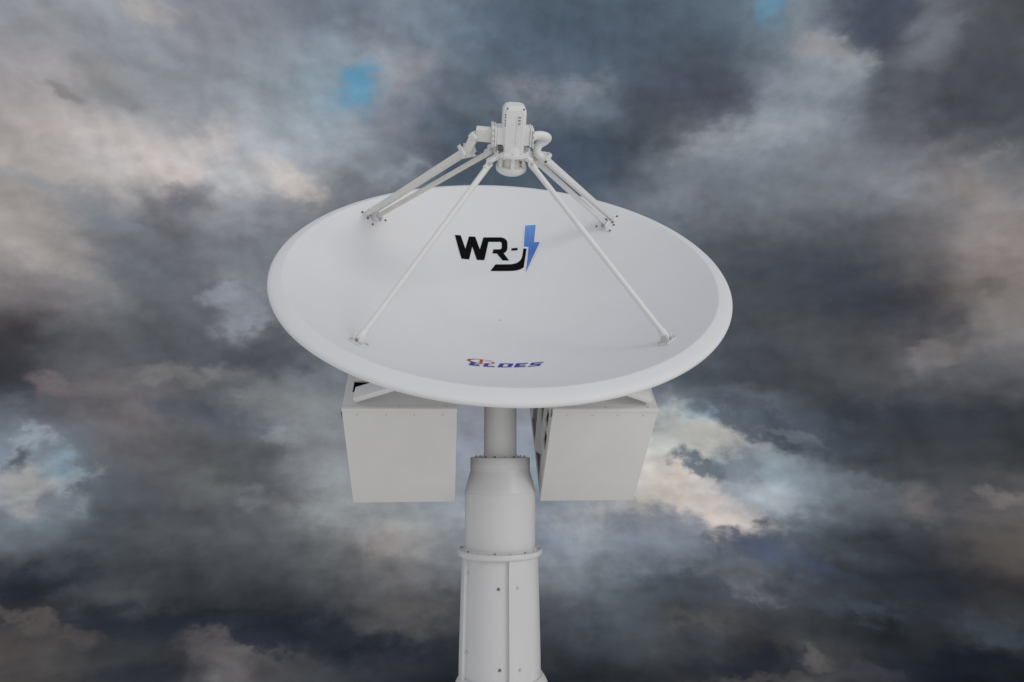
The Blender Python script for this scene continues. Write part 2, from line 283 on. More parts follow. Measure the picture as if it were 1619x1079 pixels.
m = M_('MAXIMUM', smooth(aaz, 41.0, 62.0), M_('MAXIMUM', smooth(el, 38.0, 52.0), smooth(el, -21.0, -34.0)))
final = mixc(m, cloud, rest)
bg = node('ShaderNodeBackground'); Lk.new(final, bg.inputs[0]); bg.inputs[1].default_value = 1.0
ow = node('ShaderNodeOutputWorld'); Lk.new(bg.outputs[0], ow.inputs[0])
world.cycles.sampling_method = 'MANUAL'; world.cycles.sample_map_resolution = 256

# ------------------------------------------------------------ materials
def mat(name, base, rough=0.45, metal=0.0, mottle=0.04, scale=6.0, bump=0.02, spec=0.5, streak=False):
    m = bpy.data.materials.new(name); m.use_nodes = True; t = m.node_tree; n = t.nodes; L = t.links
    b = n['Principled BSDF']; b.inputs['Roughness'].default_value = rough; b.inputs['Metallic'].default_value = metal
    b.inputs['Specular IOR Level'].default_value = spec
    c = n.new('ShaderNodeTexCoord'); nz = n.new('ShaderNodeTexNoise'); nz.inputs['Scale'].default_value = scale
    nz.inputs['Detail'].default_value = 7; nz.inputs['Roughness'].default_value = 0.6
    mp = n.new('ShaderNodeMapping'); L.new(c.outputs['Object'], mp.inputs[0]); L.new(mp.outputs[0], nz.inputs['Vector'])
    if streak: mp.inputs['Scale'].default_value = (1, 1, 0.12)
    r = n.new('ShaderNodeValToRGB'); L.new(nz.outputs['Fac'], r.inputs[0])
    r.color_ramp.elements[0].position = 0.3; r.color_ramp.elements[1].position = 0.7
    r.color_ramp.elements[0].color = [v*(1-mottle*k) for v, k in zip(base, (1.0, 1.05, 1.25))]+[1]
    r.color_ramp.elements[1].color = list(base)+[1]
    L.new(r.outputs[0], b.inputs['Base Color'])
    n2 = n.new('ShaderNodeTexNoise'); n2.inputs['Scale'].default_value = 220; n2.inputs['Detail'].default_value = 3
    L.new(c.outputs['Object'], n2.inputs['Vector'])
    bp = n.new('ShaderNodeBump'); bp.inputs['Strength'].default_value = bump; bp.inputs['Distance'].default_value = 0.002
    L.new(n2.outputs['Fac'], bp.inputs['Height']); L.new(bp.outputs[0], b.inputs['Normal'])
    rm = n.new('ShaderNodeMapRange'); L.new(nz.outputs['Fac'], rm.inputs[0])
    rm.inputs['To Min'].default_value = rough-0.08; rm.inputs['To Max'].default_value = rough+0.08
    L.new(rm.outputs[0], b.inputs['Roughness'])
    return m
DISH = mat('reflector_paint', (0.80, 0.802, 0.808), 0.55, mottle=0.03, scale=2.2, bump=0.03, spec=0.35)
WHITE = mat('white_paint', (0.80, 0.80, 0.79), 0.42, mottle=0.05, scale=9, bump=0.04)
COLUMN = mat('column_paint', (0.66, 0.66, 0.66), 0.36, mottle=0.07, scale=5, bump=0.04, streak=True)
CREAM = mat('cream_paint', (0.78, 0.775, 0.735), 0.45, mottle=0.07, scale=12)
CAB = mat('cabinet_paint', (0.76, 0.755, 0.745), 0.40, mottle=0.06, scale=3.5, bump=0.03)
STEEL = mat('bolt_steel', (0.20, 0.20, 0.21), 0.35, 0.85, mottle=0.3, scale=60)
PBOLT = mat('painted_bolt', (0.62, 0.62, 0.61), 0.45, mottle=0.15, scale=40)
DARK = mat('dark_interior', (0.018, 0.018, 0.018), 0.7, mottle=0.3, scale=20)
GREEN = mat('circuit_green', (0.02, 0.075, 0.045), 0.4, mottle=0.5, scale=40)
ALU = mat('bare_aluminium', (0.42, 0.43, 0.42), 0.4, 0.6, mottle=0.2, scale=20)
BLACK = mat('black_vinyl', (0.003, 0.003, 0.004), 0.6, mottle=0.1, scale=20, spec=0.08)
RED = mat('red_vinyl', (0.50, 0.02, 0.035), 0.45, mottle=0.05, scale=20)
NAVY = mat('blue_vinyl', (0.03, 0.045, 0.36), 0.55, mottle=0.05, scale=20, spec=0.2)
EDGE = mat('white_vinyl', (0.86, 0.88, 0.95), 0.4, mottle=0.02, scale=20)
BLUE = bpy.data.materials.new('bolt_blue_vinyl'); BLUE.use_nodes = True
def _blue():
    t = BLUE.node_tree; n = t.nodes; L = t.links; b = n['Principled BSDF']; b.inputs['Roughness'].default_value = 0.45
    c = n.new('ShaderNodeTexCoord'); g = n.new('ShaderNodeSeparateXYZ'); L.new(c.outputs['Generated'], g.inputs[0])
    r = n.new('ShaderNodeValToRGB'); L.new(g.outputs[1], r.inputs[0])    # the printed two-blue blend of the emblem
    r.color_ramp.elements[0].color = (0.105, 0.245, 0.60, 1); r.color_ramp.elements[1].color = (0.135, 0.33, 0.72, 1)
    e = r.color_ramp.elements.new(0.45); e.color = (0.065, 0.165, 0.58, 1); L.new(r.outputs[0], b.inputs['Base Color'])
_blue()

# ------------------------------------------------------------ mesh helpers
WM = {}
def frame(o, x, y, z):
    return Matrix(((x[0], y[0], z[0], o[0]), (x[1], y[1], z[1], o[1]), (x[2], y[2], z[2], o[2]), (0, 0, 0, 1)))
def link(o, parent, W):
    scene.collection.objects.link(o); WM[o] = W
    if parent is None: o.matrix_world = W
    else:
        o.parent = parent; o.matrix_parent_inverse = Matrix()
        L = WM[parent].inverted() @ W
        o.location, rot, o.scale = L.decompose()[0], L.decompose()[1], L.decompose()[2]; o.rotation_euler = rot.to_euler()
    return o
def obj(name, bm, m, parent, W=None, angle=35, label=None):
    bmesh.ops.recalc_face_normals(bm, faces=bm.faces)
    me = bpy.data.meshes.new(name); bm.to_mesh(me); bm.free(); me.materials.append(m)
    for p in me.polygons: p.use_smooth = True
    me.set_sharp_from_angle(angle=R(angle))
    o = bpy.data.objects.new(name, me)
    link(o, parent, W if W is not None else Matrix())
    if label: o['label'] = label
    return o
def lathe(bm, prof, seg=96, c=(0, 0), a0=0.0, a1=360.0, cap=False):
    """prof: list (r, z); angle 0 looks down -Y, grows towards +X"""
    full = abs(a1-a0-360) < 1e-6; n = seg if full else seg+1; rings = []
    for r, z in prof:
        if r < 1e-7: rings.append([bm.verts.new((c[0], c[1], z))]*n); continue
        rings.append([bm.verts.new((c[0]+r*math.sin(R(a0+(a1-a0)*k/seg)), c[1]-r*math.cos(R(a0+(a1-a0)*k/seg)), z)) for k in range(n)])
    for A_, B_ in zip(rings[:-1], rings[1:]):
        for k in range(seg):
            q = [A_[k], A_[(k+1) % n], B_[(k+1) % n], B_[k]]; u = []
            for v in q:
                if v not in u: u.append(v)
            if len(u) > 2: bm.faces.new(u)
    if cap and not full:
        bm.faces.new([r_[0] for r_ in rings]); bm.faces.new([r_[-1] for r_ in rings])
    return list({v for r_ in rings for v in r_})
def box(bm, x0, x1, y0, y1, z0, z1, bev=0.0, T=None):
    r = bmesh.ops.create_cube(bm, size=1.0); vs = r['verts']
    bmesh.ops.transform(bm, matrix=Matrix.Translation(((x0+x1)/2, (y0+y1)/2, (z0+z1)/2)) @ Matrix.Diagonal((x1-x0, y1-y0, z1-z0, 1)), verts=vs)
    if bev:
        es = {e for v in vs for e in v.link_edges}
        rb = bmesh.ops.bevel(bm, geom=list(es), offset=bev, segments=2, profile=0.5, affect='EDGES')
        vs = list({v for f in rb['faces'] for v in f.verts} | {v for v in vs if v.is_valid})
    if T is not None: bmesh.ops.transform(bm, matrix=T, verts=vs)
def aim(p, q, up=(0, 0, 1)):
    p, q = Vector(p), Vector(q); z = (q-p).normalized(); u = Vector(up)
    x = u.cross(z)
    if x.length < 1e-4: x = Vector((1, 0, 0)).cross(z)
    x.normalize(); y = z.cross(x)
    return frame(p, x, y, z), (q-p).length
def bar(bm, p, q, w, h, up=(0, 0, 1), bev=0.0):
    T, L = aim(p, q, up); box(bm, -w/2, w/2, -h/2, h/2, 0, L, bev, T)
def cyl(bm, p, q, r, seg=24, r2=None):
    T, L = aim(p, q)
    vs = lathe(bm, [(0, 0), (r, 0), (r if r2 is None else r2, L), (0, L)], seg)
    bmesh.ops.transform(bm, matrix=T, verts=vs)
def tube(bm, path, r, seg=20, sx=1.0):
    """swept pipe through a smoothed path"""
    P = [Vector(p) for p in path]; pts = []
    for i in range(len(P)-1):
        p0, p1, p2, p3 = P[max(i-1, 0)], P[i], P[i+1], P[min(i+2, len(P)-1)]
        for k in range(8):
            t = k/8; pts.append(0.5*(2*p1+(p2-p0)*t+(2*p0-5*p1+4*p2-p3)*t*t+(3*p1-p0-3*p2+p3)*t**3))
    pts.append(P[-1]); rings = []; up = Vector((0, 1, 0.3))
    for i, p in enumerate(pts):
        d = (pts[min(i+1, len(pts)-1)]-pts[max(i-1, 0)]).normalized()
        x = up.cross(d).normalized(); y = d.cross(x); up = y
        rings.append([bm.verts.new(p+x*r*sx*math.cos(2*math.pi*k/seg)+y*r*math.sin(2*math.pi*k/seg)) for k in range(seg)])
    for a, b in zip(rings[:-1], rings[1:]):
        for k in range(seg): bm.faces.new((a[k], a[(k+1) % seg], b[(k+1) % seg], b[k]))
    bm.faces.new(rings[0][::-1]); bm.faces.new(rings[-1])
def plate(bm, outer, holes, t, T):
    """flat plate in the local xy plane with holes, thickness t"""
    old = set(bm.verts); es = []
    for loop in [outer]+list(holes):
        vs = [bm.verts.new((p[0], p[1], 0)) for p in loop]
        es += [bm.edges.new((vs[i], vs[(i+1) % len(vs)])) for i in range(len(vs))]
    f = bmesh.ops.triangle_fill(bm, use_beauty=True, use_dissolve=False, edges=es)
    fs = [g for g in f['geom'] if isinstance(g, bmesh.types.BMFace)]
    ex = bmesh.ops.extrude_face_region(bm, geom=fs)
    bmesh.ops.translate(bm, vec=(0, 0, t), verts=[g for g in ex['geom'] if isinstance(g, bmesh.types.BMVert)])
    bmesh.ops.transform(bm, matrix=T, verts=[v for v in bm.verts if v not in old])
_bolt = {}
def bolt_mesh(r, h, m):
    key = (round(r, 4), round(h, 4), m.name)
    if key not in _bolt:
        bm = bmesh.new(); lathe(bm, [(0, 0), (r*1.45, 0), (r*1.45, h*.22), (r, h*.24), (r, h*.85), (r*.8, h), (0, h)], 6)
        me = bpy.data.meshes.new('bolt'); bmesh.ops.recalc_face_normals(bm, faces=bm.faces); bm.to_mesh(me); bm.free(); me.materials.append(m); _bolt[key] = me
    return _bolt[key]
def bolt(parent, pos, nrm, r=0.006, h=0.008, m=None, name='bolt', spin=0.3):
    n = Vector(nrm).normalized(); q = n.to_track_quat('Z', 'Y').to_matrix().to_4x4()
    o = bpy.data.objects.new(name, bolt_mesh(r, h, m or PBOLT))
    return link(o, parent, Matrix.Translation(Vector(pos)) @ q @ Matrix.Rotation(spin, 4, 'Z'))

# ------------------------------------------------------------ frames
CX, CY = -0.067, 3.87
FD = frame((-.04692, 3.51127, 6.90549), (.99575, .09209, 0), (-.06958, .75233, .65510), (.06033, -.65232, .75554))
bx_, by_, ba_ = Vector((.99575, .09209, 0)), Vector((-.0634, .6854, .7254)), Vector((.0668, -.7223, .6884))
def boxframe(u): return frame(Vector((0, 0, 6))+bx_*u+by_*2.372+ba_*(-2.312), bx_, by_, ba_)
root = bpy.data.objects.new('weather_radar', None); root.empty_display_size = 0.5
link(root, None, Matrix.Translation((CX, CY, 0)))
root['label'] = 'white weather radar with a tilted dish, two cabinets and a round column, under dark clouds'
root['category'] = 'radar antenna'
FC = Matrix.Translation((CX, CY, 0))
def dvec(v): return (FD.to_3x3() @ Vector(v))
def dpt(p): return FD @ Vector(p)

# ------------------------------------------------------------ pedestal
bm = bmesh.new()
lathe(bm, [(0, 5.36), (.195, 5.362), (.1965, 5.39), (.1965, 5.52), (.1975, 5.655), (.1990, 5.683), (.1975, 5.697), (.193, 5.715), (.183, 5.750),
           (.172, 5.790), (.1675, 5.804), (.1665, 5.812), (.1685, 5.817), (.1685, 5.874), (.166, 5.878), (.10, 5.878), (0, 5.878)], 128)
ped = obj('pedestal', bm, COLUMN, root, FC)
# fine seam beads around the housing
bm = bmesh.new()
for z, r in ((5.683, .2), (5.815, .1695)): lathe(bm, [(r-.004, z-.003), (r, z-.002), (r, z+.002), (r-.004, z+.003)], 128)
obj('seam_bead', bm, COLUMN, ped, FC)
bm = bmesh.new()
lathe(bm, [(.16, 5.345), (.225, 5.345), (.232, 5.349), (.2365, 5.356), (.2365, 5.371), (.2345, 5.376), (.228, 5.379), (.205, 5.379), (.197, 5.388)], 128)
fl = obj('flange', bm, COLUMN, ped, FC)
for k in range(16):
    a = R(22.5*k-6)
    bolt(fl, (CX+.218*math.sin(a), CY-.218*math.cos(a), 5.379), (0, 0, 1), .0046, .006, PBOLT if k % 2 == 1 else STEEL, spin=k)
# lower tower: inner tube seen in the open bay, outer shell wrapped round the rest
bm = bmesh.new(); lathe(bm, [(0, 5.345), (.192, 5.345), (.200, 4.80), (.2022, 4.66), (.2022, 4.63)], 128)
inner = obj('inner_tube', bm, COLUMN, ped, FC)
bm = bmesh.new(); lathe(bm, [(.188, 5.343), (.2125, 5.343), (.2225, 4.825), (.2232, 4.71), (.198, 4.695)], 128, a0=14.0, a1=298.0, cap=True)
shell = obj('outer_shell', bm, COLUMN, ped, FC)
bm = bmesh.new()
lathe(bm, [(.20, 4.792), (.2240, 4.792), (.2285, 4.783), (.233, 4.778), (.239, 4.769), (.247, 4.754), (.255, 4.733), (.261, 4.705), (.262, 4.67), (.262, 4.66), (.32, 4.66), (.325, 4.655), (.325, 4.625), (.32, 4.62), (0, 4.62)], 128)
bs = obj('base_flange', bm, COLUMN, ped, Matrix.Translation((CX+.010, CY, -.070)))
for k in range(16):
    a = R(22.5*k+5); bolt(bs, (CX+.302*math.sin(a), CY-.302*math.cos(a), 4.59), (0, 0, 1), .008, .014, STEEL, spin=k)
bm = bmesh.new(); lathe(bm, [(0, 4.62), (.26, 4.62), (.29, .35), (.31, .3), (.45, .3), (.45, .26), (0, .26)], 96)
obj('lower_mast', bm, COLUMN, ped, FC)
bm = bmesh.new(); lathe(bm, [(0, .26), (.78, .26), (.80, .24), (.80, 0), (0, 0)], 64)
obj('concrete_footing', bm, mat('footing_concrete', (.33, .32, .30), .8, mottle=.25, scale=6, bump=.3), ped, FC)
for a, z, r, s, mm in ((-1.2, 5.200, .1942, shell, STEEL), (26.5, 5.206, .2155, shell, PBOLT), (-61, 5.262, .1934, shell, PBOLT), (1.0, 4.800, .2002, inner, STEEL), (29, 4.80, .2235, shell, PBOLT), (-58, 4.86, .1995, shell, PBOLT),
                   (150, 5.2, .2155, shell, PBOLT), (210, 5.2, .2155, shell, PBOLT)):
    n = (math.sin(R(a)), -math.cos(R(a)), 0); bolt(s, (CX+r*n[0], CY+r*n[1], z), n, .0058, .008, mm)
# azimuth neck
bm = bmesh.new(); lathe(bm, [(.112, 5.8785), (.112, 5.884), (.097, 5.889), (.0925, 5.90), (.0925, 6.30), (.12, 6.31), (.12, 6.34), (0, 6.34)], 96)
neck = obj('neck', bm, mat('neck_paint', (.88, .878, .855), .4, mottle=.06, scale=5), root, FC)
for k in range(16):
    a = R(22.5*k+11); bolt(neck, (CX+.140*math.sin(a), CY-.140*math.cos(a), 5.8785), (0, 0, 1), .0050, .009, STEEL if k in (1, 14, 15, 6) else PBOLT, spin=k)

# ------------------------------------------------------------ elevation yoke
YW = frame((-.077, 3.86, 6.43), bx_, Vector((0, 0, 1)).cross(bx_), Vector((0, 0, 1)))
bm = bmesh.new()
cyl(bm, (-.16, 0, 0), (.24, 0, 0), .07, 32); box(bm, -.11, .11, -.10, .10, -.09, .06, .01)
yoke = obj('elevation_yoke', bm, WHITE, root, YW)
for x in (-.09, .09):
    bm = bmesh.new(); bar(bm, YW @ Vector((x, -.02, .05)), dpt((x*1.6, 0, -.40)), .04, .05)
    obj('dish_bracket', bm, WHITE, yoke)

# ------------------------------------------------------------ cabinets
DEP, HT = .84, .712
def cabinet(u, w, inner_side, label):
    F = boxframe(u)
    t = .012
    bm = bmesh.new()                                      # folded sheet carcass: top, outer side, bottom, back
    xs_out = (0, t) if inner_side > 0 else (w-t, w)
    box(bm, xs_out[0], xs_out[1], .022, DEP, -HT+.004, -.0145, .003)
    box(bm, .0015, w-.0015, .022, DEP-.001, -HT+.001, -HT+.011, .002)
    box(bm, t+.001, w-t-.001, DEP-t, DEP-.002, -HT+.013, -.015, .002)
    cab = obj('equipment_cabinet', bm, CAB, root, F, label=label)
    bm = bmesh.new()                                      # front cover with turned lip
    box(bm, -.001, w+.001, -.002, .018, -HT-.002, -.0225, .003)
    fc = obj('front_cover', bm, CAB, cab, F)
    bm = bmesh.new(); box(bm, -.003, w+.003, -.005, .018, -.0215, .003, .004)
    obj('top_lip', bm, CAB, cab, F)
    for k in range(4):
        bolt(fc, F @ Vector((.07+k*(w-.14)/3, -.002, -.040)), F.to_3x3() @ Vector((0, -1, 0)), .0034, .003, PBOLT, 'screw')
    bm = bmesh.new(); box(bm, -.007, -.0035, .002, .014, -.060, -.012, .001)
    obj('latch', bm, STEEL, cab, F)
    bm = bmesh.new()                                      # top panel with a slot near its outer edge
    sx = .036 if inner_side > 0 else w-.17
    plate(bm, [(.0, .0205), (w, .0205), (w, DEP), (.0, DEP)], [[(sx, .118), (sx+.13, .118), (sx+.13, .200), (sx, .200)]], .010, F @ Matrix.Translation((0, 0, -.0115)))
    top = obj('top_panel', bm, CAB, cab, Matrix())
    bm = bmesh.new()                                      # inner side: open frame with square and triangular lightening holes
    xi = w-.010 if inner_side > 0 else 0.0
    T = F @ frame((xi, 0, 0), (0, 1, 0), (0, 0, 1), (1, 0, 0))
    b = -HT+.012
    plate(bm, [(.019, b), (DEP-t-.001, b), (DEP-t-.001, -.013), (.019, -.013)],
          [[(.085, -.235), (.175, -.235), (.175, -.125), (.085, -.125)], [(.065, -.375), (.155, -.375), (.155, -.265), (.065, -.265)],
           [(.125, -.675), (.335, -.675), (.150, -.50)],
           [(.385, -.675), (.600, -.675), (.600, -.53), (.43, -.40)], [(.245, -.42), (.40, -.30), (.58, -.43), (.58, -.20), (.245, -.20)],
           [(.645, -.675), (.80, -.675), (.80, -.20), (.645, -.20)]], .008, T)
    sf = obj('side_frame', bm, CAB, cab, Matrix())
    s = 1 if inner_side > 0 else -1
    xin = (w-.16, w-.03) if inner_side > 0 else (.03, .16)
    bm = bmesh.new(); box(bm, .02, w-.02, .03, DEP-.02, -HT+.016, -.03)     # near-black block, its colour stands in for the shade inside the cabinet
    bm2 = bmesh.new()
    xa, xb = (.03, w-.14) if inner_side > 0 else (.14, w-.03)
    box(bm2, xa, xb, .05, DEP-.04, -HT+.03, -.04, .004); bm.free()
    obj('dark_interior_block', bm2, DARK, cab, F)
    bm = bmesh.new()
    xg = (w-.125, w-.115) if inner_side > 0 else (.115, .125)
    box(bm, xg[0], xg[1], .42, DEP-.06, -.66, -.10, .002)
    gb = obj('circuit_board', bm, GREEN, cab, F)
    bm = bmesh.new()
    xp = (w-.085, w-.055) if inner_side > 0 else (.055, .085)
    box(bm, xp[0], xp[1], .56, .62, -.69, -.04, .004); box(bm, xp[0], xp[1], .40, .43, -.69, -.04, .004)
    obj('post', bm, ALU, cab, F)
    for k in range(5):
        bm = bmesh.new(); z = -.62+.11*k; cyl(bm, (xg[0] if s < 0 else xg[1], .70, z), ((xg[0]-.03*1) if s < 0 else xg[1]+.03, .70, z), .016, 12)
        obj('connector', bm, ALU, cab, F)
    for k in range(3):
        x = .05+k*(w-.1)/2; bolt(cab, F @ Vector((x, .012, .003)), F.to_3x3() @ Vector((0, 0, 1)), .004, .004)
    return cab, F
cl, FL = cabinet(-.5165, .5525, 1, 'cabinet under the left side of the dish')
cr_, FR = cabinet(.512, .5325, -1, 'cabinet right of the column with its slotted inner side showing')
# struts between the cabinets and the back of the reflector
for cab, F, x, e in ((cl, FL, .058, (-.36, -.62, -.262)), (cr_, FR, .5325-.036, (.36, -.62, -.262))):
    bm = bmesh.new(); p = F @ Vector((x, .070, .024)); q = dpt(e)
    bar(bm, p, q, .085, .030, up=F.to_3x3() @ Vector((0, 0, 1)), bev=.004)
    obj('support_arm', bm, WHITE, cab)

# ------------------------------------------------------------ reflector
RIM, RC, DPT = 1.2, 1.122, .348
def zs(r): return -DPT + (DPT+.022)*(r/RC)**2
prof = [(RC*math.sqrt(k/40) if k < 10 else RC*(.5+.5*(k-10)/30), 0) for k in range(41)]
prof = [(r, zs(r)) for r, _ in prof]
lip = [(1.125, .0238), (1.129, .0244), (1.134, .0238), (1.150, .0208), (1.168, .0160), (1.184, .0115), (1.194, .0050), (1.199, -.0015), (1.2005, -.009), (1.199, -.018), (1.193, -.025), (1.182, -.028), (1.165, -.024), (1.15, -.018)]
back = [(r, zs(r)-.018) for r in [1.12-1.12*k/24 for k in range(24)]]+[(0, zs(0)-.018)]
bm = bmesh.new(); lathe(bm, prof+lip+back, 224)
dish = obj('dish_reflector', bm, DISH, root, FD, angle=70)
bm = bmesh.new()
lathe(bm, [(.24, -.345), (.26, -.40), (.26, -.44), (0, -.44)], 64)
for k in range(12):
    a = R(30*k+15); s, c = math.sin(a), -math.cos(a)
    n = 10; pts = [(.2+.85*i/n, zs(.2+.85*i/n)-.016) for i in range(n+1)]; low_ = [(1.05, zs(1.05)-.025), (.62, -.33), (.24, -.43)]
    loop = pts+low_
    for sg in (-1, 1): pass
    va = [bm.verts.new((r*s-c*.006, r*c+s*.006, z)) for r, z in loop]; vb = [bm.verts.new((r*s+c*.006, r*c-s*.006, z)) for r, z in loop]
    bm.faces.new(va); bm.faces.new(vb[::-1])
    for i in range(len(loop)): j = (i+1) % len(loop); bm.faces.new((va[i], va[j], vb[j], vb[i]))
obj('backing_ribs', bm, WHITE, dish, FD)
# small drain plug at the vertex
bm = bmesh.new(); lathe(bm, [(.007, zs(0)+.0005), (.006, zs(0)+.003), (0, zs(0)+.003)], 16)
obj('drain_plug', bm, PBOLT, dish, FD)

# ------------------------------------------------------------ lettering and emblem on the reflector
LOGO={'W':[[-0.2572,0.7432],[-0.2198,0.7473],[-0.19,0.6466],[-0.1672,0.7466],[-0.1271,0.7506],[-0.0984,0.6523],[-0.0743,0.7497],[-0.034,0.7525],[-0.0423,0.7164],[-0.0715,0.5657],[-0.1186,0.5624],[-0.1463,0.6689],[-0.1669,0.5598],[-0.2146,0.5583]],
'R':[[-0.034,0.7525],[0.0392,0.7548],[0.0502,0.7519],[0.0595,0.7476],[0.067,0.742],[0.0727,0.7351],[0.0766,0.7269],[0.0788,0.7173],[0.0792,0.7064],[0.0778,0.6719],[0.0777,0.6687],[0.0752,0.657],[0.0713,0.6471],[0.066,0.6388],[0.0593,0.6324],[0.0511,0.6277],[0.084,0.5667],[0.0438,0.5673],[0.0075,0.6253],[-0.0203,0.6242],[-0.0114,0.6584],[0.026,0.6594],[0.0326,0.6607],[0.0374,0.6643],[0.0404,0.6702],[0.0416,0.6785],[0.0424,0.7005],[0.0425,0.7036],[0.042,0.7104],[0.0398,0.7152],[0.036,0.7181],[0.0305,0.719],[-0.0423,0.7164]],
'H':[[0.1035,0.6667],[0.1435,0.6691],[0.1399,0.6483],[0.1011,0.6478]],
'J':[[0.1788,0.66],[0.1985,0.6568],[0.178,0.5397],[0.1717,0.5013],[0.1717,0.5013],[0.1575,0.4918],[0.1422,0.4846],[0.1257,0.4797],[0.1081,0.4771],[0.0894,0.4767],[-0.0365,0.4752],[-0.003,0.5334],[0.0874,0.5348],[0.0923,0.5346],[0.1101,0.5373],[0.1256,0.5424],[0.1389,0.55],[0.15,0.5602],[0.1588,0.5729],[0.1654,0.5883],[0.1698,0.6062]],
'B':[[0.2,0.838],[0.2685,0.8354],[0.2491,0.7025],[0.2848,0.6985],[0.1809,0.4566],[0.2,0.5771],[0.2121,0.6681],[0.1821,0.6743]],
'BO':[[0.1938,0.8468],[0.276,0.8426],[0.2576,0.7101],[0.2962,0.7048],[0.1758,0.4378],[0.18,0.4718],[0.1946,0.5777],[0.2046,0.6593],[0.1751,0.6648]],
'L':[[[-0.1896,-0.6176],[-0.1681,-0.619],[-0.154,-0.5605],[-0.1759,-0.5594]],[[-0.1625,-0.5952],[-0.14,-0.5962],[-0.1374,-0.5858],[-0.16,-0.5848]],[[-0.1681,-0.619],[-0.1376,-0.6204],[-0.1344,-0.6071],[-0.165,-0.6057]],[[-0.122,-0.621],[-0.1012,-0.6214],[-0.0857,-0.5625],[-0.107,-0.5622]],[[-0.1012,-0.6214],[-0.0661,-0.6217],[-0.0625,-0.6082],[-0.0978,-0.608]],[[-0.0526,-0.6216],[-0.0309,-0.6212],[-0.0122,-0.5558],[-0.0344,-0.5562]],[[-0.0156,-0.5673],[0.0081,-0.5666],[0.0115,-0.5552],[-0.0122,-0.5558]],[[-0.0309,-0.6212],[-0.0076,-0.6205],[-0.0042,-0.6084],[-0.0276,-0.6091]],[[-0.0069,-0.6178],[0.0142,-0.617],[0.0322,-0.5569],[0.0107,-0.5578]],[[0.0262,-0.619],[0.0481,-0.6177],[0.0684,-0.5526],[0.0461,-0.5538]],[[0.0643,-0.5653],[0.0997,-0.5629],[0.1039,-0.5503],[0.0684,-0.5526]],[[0.0562,-0.5911],[0.0844,-0.5892],[0.0882,-0.5775],[0.0599,-0.5794]],[[0.0481,-0.6177],[0.0829,-0.6151],[0.0871,-0.6018],[0.0522,-0.6043]],[[0.1068,-0.5882],[0.1267,-0.5864],[0.1389,-0.5523],[0.1188,-0.554]],[[0.1347,-0.564],[0.1757,-0.5598],[0.18,-0.5483],[0.1389,-0.5523]],[[0.1267,-0.5864],[0.162,-0.5827],[0.1659,-0.5721],[0.1305,-0.5757]],[[0.1374,-0.5981],[0.1573,-0.5959],[0.162,-0.5827],[0.1421,-0.5849]],[[0.0932,-0.6142],[0.1331,-0.6103],[0.1374,-0.5981],[0.0973,-0.602]],[[0.1331,-0.6103],[0.1529,-0.608],[0.1573,-0.5959],[0.1374,-0.5981]]],
'RO':[[-0.0614,-0.5577],[-0.0627,-0.5625],[-0.0656,-0.5669],[-0.07,-0.5706],[-0.0759,-0.5737],[-0.083,-0.5759],[-0.0912,-0.5774],[-0.1002,-0.5781],[-0.11,-0.5781],[-0.1202,-0.5773],[-0.1306,-0.5758],[-0.1409,-0.5737],[-0.151,-0.5711],[-0.1605,-0.5678],[-0.1692,-0.564],[-0.1769,-0.5599],[-0.1835,-0.5553],[-0.1887,-0.5505],[-0.1924,-0.5455],[-0.1946,-0.5403],[-0.1951,-0.5352],[-0.194,-0.5302],[-0.1912,-0.5254],[-0.1869,-0.521],[-0.1811,-0.5172],[-0.174,-0.5139],[-0.1657,-0.5115],[-0.1564,-0.5098],[-0.1465,-0.5092],[-0.136,-0.5094],[-0.1254,-0.5107],[-0.1149,-0.5129],[-0.1047,-0.516],[-0.0951,-0.5199],[-0.0863,-0.5245],[-0.0786,-0.5296],[-0.0722,-0.5352],[-0.0671,-0.5409],[-0.0636,-0.5466],[-0.0617,-0.5523],[-0.0614,-0.5577]],
'RI':[[-0.0693,-0.5555],[-0.0703,-0.5593],[-0.0724,-0.563],[-0.0757,-0.5663],[-0.0805,-0.5692],[-0.0865,-0.5715],[-0.0938,-0.573],[-0.1021,-0.5737],[-0.1111,-0.5737],[-0.1206,-0.573],[-0.1303,-0.5716],[-0.1398,-0.5695],[-0.1489,-0.5664],[-0.157,-0.5627],[-0.1639,-0.5585],[-0.1694,-0.5542],[-0.1736,-0.5501],[-0.1766,-0.5462],[-0.1785,-0.5426],[-0.1795,-0.5393],[-0.1797,-0.5363],[-0.1791,-0.5333],[-0.1777,-0.5303],[-0.1754,-0.5271],[-0.1719,-0.5239],[-0.1672,-0.5207],[-0.1611,-0.5178],[-0.1536,-0.5154],[-0.145,-0.514],[-0.1356,-0.5137],[-0.1257,-0.5147],[-0.1159,-0.5167],[-0.1065,-0.5195],[-0.0976,-0.5231],[-0.0896,-0.5274],[-0.0828,-0.5321],[-0.0774,-0.537],[-0.0734,-0.542],[-0.0708,-0.5468],[-0.0695,-0.5513],[-0.0693,-0.5555]],
'RS':[[-0.1303,-0.5152],[-0.1149,-0.5154],[-0.1246,-0.5798],[-0.1366,-0.5776]]}

